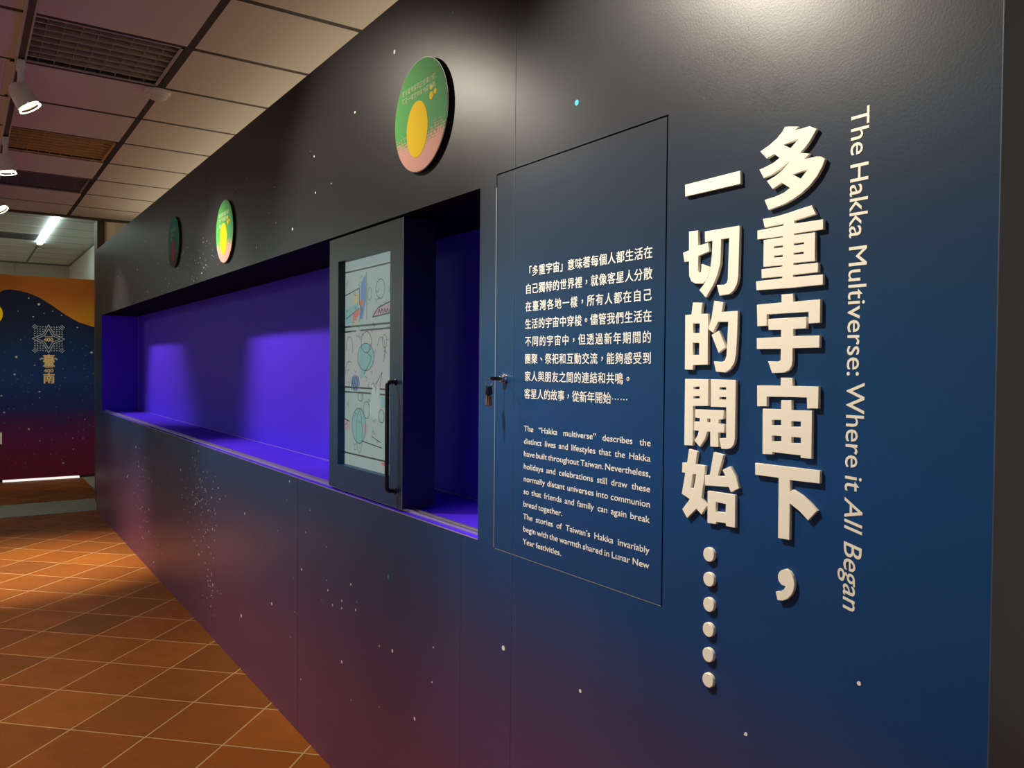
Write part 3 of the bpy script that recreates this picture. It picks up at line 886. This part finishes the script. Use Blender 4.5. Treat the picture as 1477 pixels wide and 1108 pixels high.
ink += stroke([(0, 0.942), (1, 0.942)], 0.013)
ink += stroke([(0.0, 0.165), (0.30, 0.14), (0.30, 0.21), (0.36, 0.25), (0.30, 0.30)], 0.008) + stroke([(0.03, 0.28), (0.30, 0.235)], 0.006)
ink += stroke([(0.44, 0.07), (0.45, 0.30)], 0.006) + stroke([(0.56, 0.285), (0.66, 0.245), (0.97, 0.215)], 0.010) + stroke([(0.56, 0.285), (0.97, 0.272)], 0.010)
for k in range(6):
    ink += stroke([(0.66 + 0.05 * k, 0.272), (0.68 + 0.05 * k, 0.252), (0.70 + 0.05 * k, 0.27)], 0.010)
ink += stroke(ell(0.70, 0.16, 0.08, 0.045), 0.005) + stroke(ell(0.50, 0.175, 0.04, 0.03), 0.004)
ink += stroke(ell(0.44, 0.40, 0.10, 0.05), 0.006) + stroke(ell(0.43, 0.47, 0.16, 0.065), 0.006) + stroke([(0.40, 0.55), (0.50, 0.50), (0.54, 0.47), (0.46, 0.45)], 0.006)
ink += stroke(ell(0.72, 0.44, 0.07, 0.06, 200, 420), 0.005) + stroke(ell(0.10, 0.42, 0.07, 0.05, 160, 400), 0.005) + stroke(ell(0.10, 0.55, 0.08, 0.06, 180, 300), 0.005)
ink += stroke([(0.62, 0.60), (0.74, 0.54), (0.70, 0.61)], 0.006)
ink += stroke(ell(0.30, 0.80, 0.14, 0.085), 0.006) + stroke(ell(0.31, 0.83, 0.06, 0.10), 0.004) + stroke(ell(0.45, 0.72, 0.06, 0.04), 0.005) + stroke(ell(0.73, 0.74, 0.05, 0.03), 0.005)
ink += stroke([(0.36, 0.87), (0.75, 0.885)], 0.008) + stroke([(0.55, 0.84), (0.72, 0.86)], 0.006) + stroke([(0.0, 0.775), (0.11, 0.785)], 0.008) + stroke(ell(0.86, 0.80, 0.06, 0.05, 180, 330), 0.006)
ink += stroke(ell(0.33, 0.66, 0.05, 0.02), 0.005) + stroke(ell(0.78, 0.40, 0.04, 0.03), 0.004) + stroke(ell(0.92, 0.45, 0.04, 0.09, 90, 270), 0.004)
for k in range(4):
    ink += stroke([(0.14 + 0.035 * k, 0.63), (0.19 + 0.035 * k, 0.565)], 0.010)
rr = random.Random(3)
for k in range(60):
    u, v = rr.uniform(0.04, 0.95), rr.uniform(0.07, 0.92)
    a = rr.uniform(0, 6.28)
    ink += stroke([(u, v), (u + 0.04 * math.cos(a), v + 0.018 * math.sin(a)), (u + 0.05 * math.cos(a + 0.7), v + 0.03 * math.sin(a + 0.7))], 0.0035)
bm = bmesh.new()
for q in ink:
    poly_bm(bm, [px(*p) for p in q], 0.0002, on_wall(0, 0, SY - 0.0014))
bmesh.ops.translate(bm, verts=bm.verts, vec=-Vector(root.location))
obj('comic_line', bm, M['screen_line'], scr)
# pull handle
hxc, hz0, hz1, hy = -2.030, 0.977, 1.283, -0.020
pts = [(hxc, HY0, hz1)]
for a in range(0, 91, 15):
    pts.append((hxc, hy + 0.012 - 0.012 * math.sin(R(a)), hz1 - 0.012 + 0.012 * math.cos(R(a))))
for a in range(0, 91, 15):
    pts.append((hxc, hy + 0.012 - 0.012 * math.cos(R(a)), hz0 + 0.012 - 0.012 * math.sin(R(a))))
pts.append((hxc, HY0, hz0))
bm = bmesh.new()
tube(bm, pts, 0.0062, 14)
hd = part('handle', bm, M['black'], root)
for z in (hz0, hz1):
    bm = bmesh.new()
    lathe(bm, (hxc, HY0, z), (0, -1, 0), [(0, 0.0095), (0.003, 0.0095), (0.004, 0.0085), (0.004, 0)], 20)
    obj('handle_mount', local(bm, root), M['black'], hd)

# rail on the niche sill on which the screen slides
bm = bmesh.new()
ax0, ax1 = NX0 + 0.01, NX1 - 0.004
box(bm, ax0, ax1, 0.020, 0.046, NZ0, NZ0 + 0.003)
box(bm, ax0, ax1, 0.022, 0.027, NZ0 + 0.003, NZ0 + 0.008)
box(bm, ax0, ax1, 0.039, 0.044, NZ0 + 0.003, NZ0 + 0.008)
o = obj('sliding_rail', bm, M['alu'])
tag(o, 'long thin aluminium double rail along the niche sill under the screen', 'rail')

# ------------------------------------------------------------------ round signs
def round_sign(x, z, r, yf, label, kind, lines, tsize):
    root = thing('round_sign', (x, 0.0, z - r), label, 'sign', 'round signs on the upper wall')
    bm = bmesh.new()
    lathe(bm, (x, 0, z), (0, -1, 0), [(0, r * 0.992), (-yf - 0.005, r * 0.992), (-yf - 0.004, r), (-yf - 0.0008, r), (-yf - 0.0008, 0)], 72)
    part('backing', bm, M['black'], root)
    m = mat('sign_print', rough=0.65, spec=0.12)
    g = N(m)
    p, px_, py_, pz_ = g.pos()
    v = g.math('DIVIDE', g.math('SUBTRACT', pz_, z), r)          # -1 .. 1
    u = g.math('DIVIDE', g.math('SUBTRACT', px_, x), r)
    if kind == 'green':
        vor = g.n('ShaderNodeTexVoronoi')
        vor.inputs['Scale'].default_value = 135
        vor.inputs['Randomness'].default_value = 0.25
        g.l(p, vor.inputs['Vector'])
        edge = g.math('ADD', v, g.math('MULTIPLY', g.math('SUBTRACT', g.noise(p, 9, 2), 0.5), 0.22))
        lvl = g.math('DIVIDE', g.math('SUBTRACT', -0.05, edge), 0.60)      # 0 at the upper rim of the dot screen, 1 where solid
        dots = g.math('LESS_THAN', g.math('MULTIPLY', vor.outputs['Distance'], 1.25), lvl)
        base = g.mix(g.math('MULTIPLY', g.math('ADD', u, 1.0), 0.5), (0.095, 0.44, 0.090), (0.075, 0.30, 0.105))
        col = g.mix(dots, base, (0.70, 0.36, 0.30))
    else:
        col = g.ramp(g.math('ADD', g.math('MULTIPLY', v, 0.5), 0.5), [(0.0, (0.055, 0.06, 0.045)), (0.18, (0.055, 0.075, 0.055)), (0.36, (0.03, 0.20, 0.17)), (1.0, (0.02, 0.26, 0.25))])
    g.l(col, g.b.inputs['Base Color'])
    bm = bmesh.new()
    poly_bm(bm, disc_pts(x, z, r * 0.985, n=72), 0.0008, on_wall(0, 0, yf + 0.0008))
    face = part('printed_face', bm, m, root)
    bm = bmesh.new()
    for i, (s, lx, lz) in enumerate(lines):
        b, w = text_bm(s, tsize, 0.006, depth=0.0005)
        merge(bm, b, on_wall(x + lx * r, z + lz * r, yf - 0.0003))
    bmesh.ops.translate(bm, verts=bm.verts, vec=-Vector(root.location))
    obj('sign_lettering', bm, mat('pale_green_print', (0.62, 0.80, 0.45) if kind == 'green' else (0.30, 0.55, 0.48), 0.7, spec=0.1), face)
    # plain rounded patch of colour
    bm = bmesh.new()
    if kind == 'green':
        patches = [disc_pts(x - 0.10 * r, z - 0.22 * r, 0.40 * r, 0.50 * r, 40), disc_pts(x + 0.42 * r, z + 0.24 * r, 0.07 * r, n=16),
                   disc_pts(x + 0.56 * r, z + 0.28 * r, 0.05 * r, n=14), disc_pts(x + 0.42 * r, z + 0.38 * r, 0.045 * r, n=14)]
        pm = M['yellow']
    else:
        patches = [disc_pts(x + 0.02 * r, z - 0.35 * r, 0.24 * r, 0.44 * r, 36)]
        pm = mat('red_print', (0.46, 0.06, 0.065), 0.7, spec=0.1)
    for q in patches:
        poly_bm(bm, q, 0.0004, on_wall(0, 0, yf - 0.0001))
    bmesh.ops.translate(bm, verts=bm.verts, vec=-Vector(root.location))
    obj('colour_patch', bm, pm, face)
    return root


round_sign(-1.862, 1.981, 0.1460, -0.012, 'large round green and pink sign with yellow patch, above the sliding screen', 'green',
           [('更多臺灣客家庄故事介紹，', -0.70, 0.50), ('可至一樓文物館內區參觀。', -0.70, 0.36)], 0.0168)
round_sign(-3.735, 1.932, 0.1430, -0.012, 'middle round green and pink sign with yellow patch, between the two other round signs', 'green',
           [('更多展館客家年節', -0.66, 0.50), ('文化 可掃描參觀', -0.66, 0.34), ('介紹', -0.66, 0.16)], 0.0215)
round_sign(-4.787, 2.013, 0.1440, -0.012, 'round teal sign with red patch, farthest from the sliding screen', 'teal',
           [('更多展館年節', -0.52, 0.42), ('文化參觀', -0.52, 0.24), ('介紹', -0.52, 0.06)], 0.0235)

# ------------------------------------------------------------------ lighting track and its spotlights
bm = bmesh.new()
tx0, tx1 = -8.0, 1.5
TZ = CZ - 0.036
w = 0.0185
box(bm, tx0, tx1, TRACK_Y - w, TRACK_Y + w, CZ - 0.008, CZ - 0.0005, 0)
box(bm, tx0, tx1, TRACK_Y - w, TRACK_Y - w + 0.006, TZ, CZ - 0.008, 0)
box(bm, tx0, tx1, TRACK_Y + w - 0.006, TRACK_Y + w, TZ, CZ - 0.008, 0)
box(bm, tx0, tx1, TRACK_Y - w + 0.006, TRACK_Y + w - 0.006, TZ + 0.010, CZ - 0.008, 1)
o = obj('lighting_track', bm, [M['track'], M['track_slot']])
tag(o, 'cream lighting track running along the ceiling in front of the wall', 'track')

AIM = [Vector((0.30, 0.50, -0.85)), Vector((0.02, 0.16, -0.97)), Vector((0.06, 0.52, -0.85))]


def spotlight(x, aim, label):
    root = thing('track_spotlight', (x, TRACK_Y, TZ), label, 'spotlight', 'white spotlights on the lighting track')
    aim = aim.normalized()
    bm = bmesh.new()
    box(bm, x - 0.045, x + 0.045, TRACK_Y - 0.015, TRACK_Y + 0.015, TZ - 0.028, TZ + 0.004)
    part('adapter', bm, M['white_metal'], root, 0.003)
    pivot = Vector((x, TRACK_Y, TZ - 0.135))
    bm = bmesh.new()
    tube(bm, [(x, TRACK_Y, TZ - 0.02), (x, TRACK_Y, TZ - 0.06), (x - 0.004, TRACK_Y - 0.002, TZ - 0.10), pivot], 0.013, 14)
    part('arm', bm, M['white_metal'], root)
    k0 = 0.80
    c = pivot - aim * 0.045
    bm = bmesh.new()
    lathe(bm, c, aim, [(t * k0, r * k0) for t, r in ((0, 0), (0, 0.030), (0.004, 0.036), (0.012, 0.040), (0.075, 0.055), (0.118, 0.0575), (0.120, 0.0585), (0.128, 0.0585), (0.128, 0.0535), (0.112, 0.051), (0.112, 0))], 44)
    hd = part('lamp_head', bm, M['white_metal'], root)
    bm = bmesh.new()
    for k in range(5):
        t = 0.020 + 0.009 * k
        r = 0.041 + (t - 0.012) / 0.063 * 0.015
        lathe(bm, c, aim, [(q * k0, w * k0) for q, w in ((t, r - 0.003), (t, r + 0.0025), (t + 0.003, r + 0.0025), (t + 0.003, r - 0.003))], 36)
    bmesh.ops.translate(bm, verts=bm.verts, vec=-Vector(root.location))
    obj('cooling_fin', bm, M['white_metal'], hd)
    bm = bmesh.new()
    lathe(bm, c, aim, [(q * k0, w * k0) for q, w in ((0.1135, 0), (0.1135, 0.0505), (0.116, 0.0505), (0.1195, 0.035), (0.121, 0))], 40)
    part('lens', bm, M['lens'], root)
    bm = bmesh.new()
    lathe(bm, c, aim, [(q * k0, w * k0) for q, w in ((0.140, 0.0535), (0.140, 0.060), (0.1455, 0.060), (0.1455, 0.0535), (0.140, 0.0535))], 44)
    for a in range(3):
        xx, yy, dd = frame_of(aim)
        q = c + (xx * math.cos(a * 2.094) + yy * math.sin(a * 2.094)) * 0.057 * k0
        tube(bm, [q + dd * 0.124 * k0, q + dd * 0.142 * k0], 0.0018, 8)
    part('glare_ring', bm, M['rim_glow'], root)
    return root


spotlight(LAMP_X[2], AIM[2], 'white track spotlight aimed at the wall, nearest of the three and largest')
spotlight(LAMP_X[1], AIM[1], 'white track spotlight aimed straight down, middle one of the three')
spotlight(LAMP_X[0], AIM[0], 'white track spotlight at the far end of the track, half out of the picture')

# ------------------------------------------------------------------ ceiling fittings
def louver_light(x1, label, tint=None):
    x0 = x1 - 0.598
    ya, yb = -0.78, -0.18
    root = thing('louver_light', ((x0 + x1) / 2, (ya + yb) / 2, CZ), label, 'ceiling light', 'louvred lights in the ceiling grid')
    a, b, c, d = x0 + 0.010, x1 - 0.010, ya + 0.012, yb - 0.022
    bm = bmesh.new()
    box(bm, a, b, c, d, CZ + 0.075, CZ + 0.080)
    for q in ((a, a + 0.004, c, d), (b - 0.004, b, c, d), (a, b, c, c + 0.004), (a, b, d - 0.004, d)):
        box(bm, q[0], q[1], q[2], q[3], CZ + 0.004, CZ + 0.080)
    part('tray', bm, M['louver_back'], root)
    bm = bmesh.new()
    for q in ((a, a + 0.014, c, d), (b - 0.014, b, c, d), (a, b, c, c + 0.014), (a, b, d - 0.014, d)):
        box(bm, q[0], q[1], q[2], q[3], CZ, CZ + 0.005)
    part('rim', bm, tint or M['louver'], root)
    bm = bmesh.new()
    n = 8
    for k in range(1, n):
        x = a + (b - a) * k / n
        box(bm, x - 0.0035, x + 0.0035, c + 0.005, d - 0.005, CZ + 0.003, CZ + 0.040)
    part('long_blade', bm, tint or M['louver'], root)
    bm = bmesh.new()
    for k in range(1, 9):
        y = c + (d - c) * k / 9
        box(bm, a + 0.005, b - 0.005, y - 0.001, y + 0.001, CZ + 0.008, CZ + 0.036)
    part('cross_blade', bm, tint or M['louver'], root)
    for k in range(2):
        bm = bmesh.new()
        x = a + (b - a) * (0.27 + 0.46 * k)
        lathe(bm, (x, c + 0.01, CZ + 0.057), (0, 1, 0), [(0, 0), (0, 0.013), (d - c - 0.02, 0.013), (d - c - 0.02, 0)], 18)
        part('lamp_tube', bm, M['white_metal'], root)


louver_light(-3.64, 'unlit louvred ceiling light nearest the viewer, beside the smoke detector')
louver_light(-5.434, 'unlit louvred ceiling light with an orange glint in its colour, second along the track', mat('orange_glint_louver', (0.75, 0.48, 0.20), 0.3, 0.3))  # the orange glint is put into the louver colour
louver_light(-6.63, 'unlit louvred ceiling light with a dark violet sheen in its colour, farthest along the track', mat('violet_sheen_louver', (0.26, 0.19, 0.25), 0.3, 0.4))  # violet sheen painted in as the base colour of the blades

# perforated air vent
root = thing('ceiling_vent', (-4.537, -1.08, CZ), 'perforated metal ceiling vent at the picture edge, beyond the track', 'vent')
a, b, c, d = -4.826, -4.248, -1.37, -0.79
bm = bmesh.new()
for q in ((a, a + 0.02, c, d), (b - 0.02, b, c, d), (a, b, c, c + 0.02), (a, b, d - 0.02, d)):
    box(bm, q[0], q[1], q[2], q[3], CZ, CZ + 0.006)
part('vent_frame', bm, M['tile'], root)
bm = bmesh.new()
for k in range(38):
    x = a + 0.02 + (b - a - 0.04) * (k + 0.5) / 38
    box(bm, x - 0.0042, x + 0.0042, c + 0.02, d - 0.02, CZ + 0.001, CZ + 0.003)
for k in range(38):
    y = c + 0.02 + (d - c - 0.04) * (k + 0.5) / 38
    box(bm, a + 0.02, b - 0.02, y - 0.0042, y + 0.0042, CZ + 0.0012, CZ + 0.0028)
box(bm, a + 0.01, b - 0.01, c + 0.01, d - 0.01, CZ + 0.010, CZ + 0.012, 1)
part('perforated_sheet', bm, [M['tile'], M['gap']], root)

# smoke detector
root = thing('smoke_detector', (-4.30, -0.185, CZ), 'round white smoke detector on the dark ceiling bar beside the near louvred light', 'smoke detector')
bm = bmesh.new()
lathe(bm, (-4.30, -0.185, CZ), (0, 0, -1), [(0, 0.060), (0.010, 0.060), (0.016, 0.052), (0.016, 0)], 44)
part('base', bm, M['white_metal'], root)
bm = bmesh.new()
lathe(bm, (-4.30, -0.185, CZ - 0.016), (0, 0, -1), [(0, 0.046), (0.006, 0.046), (0.012, 0.040), (0.012, 0.043), (0.016, 0.043), (0.024, 0.032), (0.030, 0.018), (0.032, 0)], 44)
part('sensor_cap', bm, M['white_metal'], root)
bm = bmesh.new()
lathe(bm, (-4.272, -0.215, CZ - 0.030), (0, 0, -1), [(0, 0.003), (0.003, 0.003), (0.004, 0)], 12)
part('indicator', bm, mat('indicator_lamp', (0.30, 0.5, 0.25), 0.3), root)

# box on the end wall
root = thing('wall_box', (-8.40, 0.165, 2.45), 'small cream box fixed high on the end wall, above the partition corner', 'box')
bm = bmesh.new()
box(bm, -8.40, -8.32, 0.135, 0.200, 2.44, 2.655)
part('casing', bm, M['cream_wall'], root, 0.006)
bm = bmesh.new()
box(bm, -8.322, -8.318, 0.150, 0.185, 2.47, 2.49)
part('label_plate', bm, M['white_metal'], root)

# light strip of the room beyond
root = thing('strip_light', (-10.6, -0.18, FZ), 'long bright white strip light on the pale ceiling beyond the orange backdrop', 'ceiling light')
bm = bmesh.new()
box(bm, -11.6, -9.35, -0.205, -0.155, FZ - 0.022, FZ - 0.004)
part('lit_diffuser', bm, mat('lit_strip', (0.9, 0.9, 0.9), 0.4, emit=(0.86, 1.0, 0.95), estr=13.0), root)
bm = bmesh.new()
box(bm, -11.62, -9.33, -0.212, -0.148, FZ - 0.004, FZ - 0.001)
part('channel', bm, M['far_bar'], root)
bm = bmesh.new()
box(bm, -11.35, -10.85, -0.95, -0.24, FZ - 0.006, FZ - 0.001)
for k in range(9):
    x = -11.33 + 0.058 * k
    box(bm, x, x + 0.02, -0.94, -0.25, FZ - 0.012, FZ - 0.006)
o = obj('air_grille', bm, mat('grey_grille', (0.16, 0.18, 0.17), 0.5))
tag(o, 'grey slatted air grille in the pale ceiling, at the end of the bright strip light', 'grille')

# ------------------------------------------------------------------ backdrop panel
BX = -10.48
root = thing('backdrop_panel', (BX, -0.6, 0.0), 'free-standing backdrop printed with night sky and orange dune, beyond the wall end', 'panel')
bm = bmesh.new()
box(bm, BX - 0.06, BX, -2.6, 0.37, 0.03, 2.306)
part('printed_board', bm, M['far_print'], root)
DUNE = [(-1.6, 1.95), (-1.2, 1.96), (-0.95, 1.99), (-0.78, 2.04)] + [[-0.674, 2.086], [-0.636, 2.105], [-0.599, 2.133], [-0.538, 2.144], [-0.45, 2.134], [-0.368, 2.114], [-0.26, 2.069], [-0.132, 1.984], [-0.0, 1.883], [0.133, 1.805], [0.322, 1.74]][:-1] + [(0.37, 1.728)]
poly = DUNE + [(0.37, 2.306), (-1.6, 2.306)]
b = curve_mesh([(poly, [])], 0.0008)
b.transform(on_x(0, 0, BX))
part('orange_dune', b, M['orange'], root)
bm = bmesh.new()
poly_bm(bm, disc_pts(-0.745, 1.868, 0.135, n=40), 0.0012, on_x(0, 0, BX))
part('yellow_moon', bm, M['yellow'], root)
bm = bmesh.new()
for y, z, r in [[-0.364, 2.057, 0.0085], [-0.266, 1.992, 0.0153], [-0.321, 1.849, 0.0094], [-0.216, 1.893, 0.0068], [-0.13, 1.92, 0.0077], [-0.041, 1.877, 0.0085], [-0.467, 1.905, 0.0068], [0.117, 1.744, 0.0085], [0.263, 1.457, 0.0162], [-0.485, 1.394, 0.0153], [-0.502, 1.2, 0.0136], [-0.263, 1.004, 0.0119], [-0.602, 0.777, 0.0128], [-0.263, 0.934, 0.0068], [-0.369, 0.584, 0.0136], [0.193, 0.676, 0.0085], [-0.261, 0.446, 0.0077], [-0.031, 0.179, 0.0128], [0.068, 0.463, 0.0068], [0.174, 0.458, 0.0068], [0.074, 0.334, 0.0068], [-0.627, 0.962, 0.0119], [-0.442, 1.588, 0.0068], [-0.309, 1.303, 0.0077]]:
    poly_bm(bm, disc_pts(y, z, r * 0.8, n=12), 0.0012, on_x(0, 0, BX))
for k in range(130):
    y, z = rnd.uniform(-0.7, 0.36), rnd.uniform(0.15, 1.65)
    poly_bm(bm, disc_pts(y, z, rnd.choice((0.0018, 0.0024, 0.0032)), n=7), 0.0010, on_x(0, 0, BX))
st = part('printed_star', bm, M['silver_print'], root)
st['kind'] = 'stuff'
# emblem: an eight-cornered outline with little strokes in its four quarters, and the lettering below it
EC = (-0.172, 1.605)
bm = bmesh.new()
def seg(p, q, w):
    dx, dy = q[0] - p[0], q[1] - p[1]
    L = math.hypot(dx, dy)
    nx, ny = -dy / L * w / 2, dx / L * w / 2
    poly_bm(bm, [(p[0] + nx, p[1] + ny), (p[0] - nx, p[1] - ny), (q[0] - nx, q[1] - ny), (q[0] + nx, q[1] + ny)], 0.0012, on_x(0, 0, BX))
for s in (1.0, 0.72):
    R0, r0 = 0.160 * s, 0.075 * s
    star = []
    for k in range(4):
        a = math.pi / 2 * k
        star.append((EC[0] + R0 * math.cos(a), EC[1] + R0 * math.sin(a)))
        a += math.pi / 4
        star.append((EC[0] + r0 * math.cos(a), EC[1] + r0 * math.sin(a)))
    for i in range(8):
        seg(star[i], star[(i + 1) % 8], 0.007)
for sy in (1, -1):
    for sz in (1, -1):
        for i in range(5):
            for j in range(5):
                if i + j < 3 or (i + j == 8):
                    continue
                y, z = EC[0] + sy * (0.030 + 0.026 * i), EC[1] + sz * (0.030 + 0.026 * j)
                if (i + j) % 2:
                    seg((y - sy * 0.007, z + sz * 0.006), (y + sy * 0.007, z - sz * 0.006), 0.007)
                else:
                    poly_bm(bm, disc_pts(y, z, 0.0062, n=8), 0.0012, on_x(0, 0, BX))
        for k in range(3):
            d = 0.125 + 0.012 * k
            seg((EC[0] + sy * (d - 0.02), EC[1] + sz * (d + 0.012)), (EC[0] + sy * (d + 0.012), EC[1] + sz * (d - 0.02)), 0.006)
part('emblem', bm, M['silver_print'], root)
bm = bmesh.new()
def far_text(s, size, cy, z, bold, sx=1.0):
    b, w = text_bm(s, size, bold, sx=sx, depth=0.001)
    merge(bm, b, on_x(cy - w / 2, z, BX + 0.0012))
far_text('400', 0.058, EC[0], 1.574, 0.02, 1.1)
far_text('TAINAN', 0.018, EC[0], 1.622, 0.01, 1.2)
far_text('臺', 0.150, EC[0], 1.300, 0.022, 0.85)
far_text('TAINAN', 0.018, EC[0], 1.273, 0.01, 1.2)
far_text('400', 0.058, EC[0], 1.222, 0.02, 1.1)
far_text('南', 0.125, EC[0], 1.108, 0.025)
part('gold_lettering', bm, M['gold'], root)
bm = bmesh.new()
for s in (1, -1):
    pts = [(EC[0] + s * (0.045 + 0.01 * k), 1.372 + 0.012 * math.sin(k * 0.9)) for k in range(5)]
    for p, q in zip(pts, pts[1:]):
        seg(p, q, 0.016)
part('emblem_wing', bm, M['silver_print'], root)
bm = bmesh.new()
box(bm, BX - 0.05, BX + 0.004, -0.62, 0.135, 0.0, 0.017)
part('foot_light', bm, mat('white_base', (0.85, 0.85, 0.82), 0.4, emit=(1.0, 0.96, 0.92), estr=0.9), root)
bm = bmesh.new()
box(bm, BX - 0.05, BX - 0.004, 0.135, 0.37, 0.0, 0.03)
box(bm, BX - 0.05, BX - 0.004, -2.6, -0.62, 0.0, 0.03)
part('plinth', bm, M['black'], root)
bm = bmesh.new()
box(bm, BX + 0.0015, BX + 0.007, -0.85, -0.624, 0.424, 0.554)
o = obj('notice_card', bm, M['vinyl'])
tag(o, 'small white card on the maroon foot of the backdrop, at the picture edge', 'card')
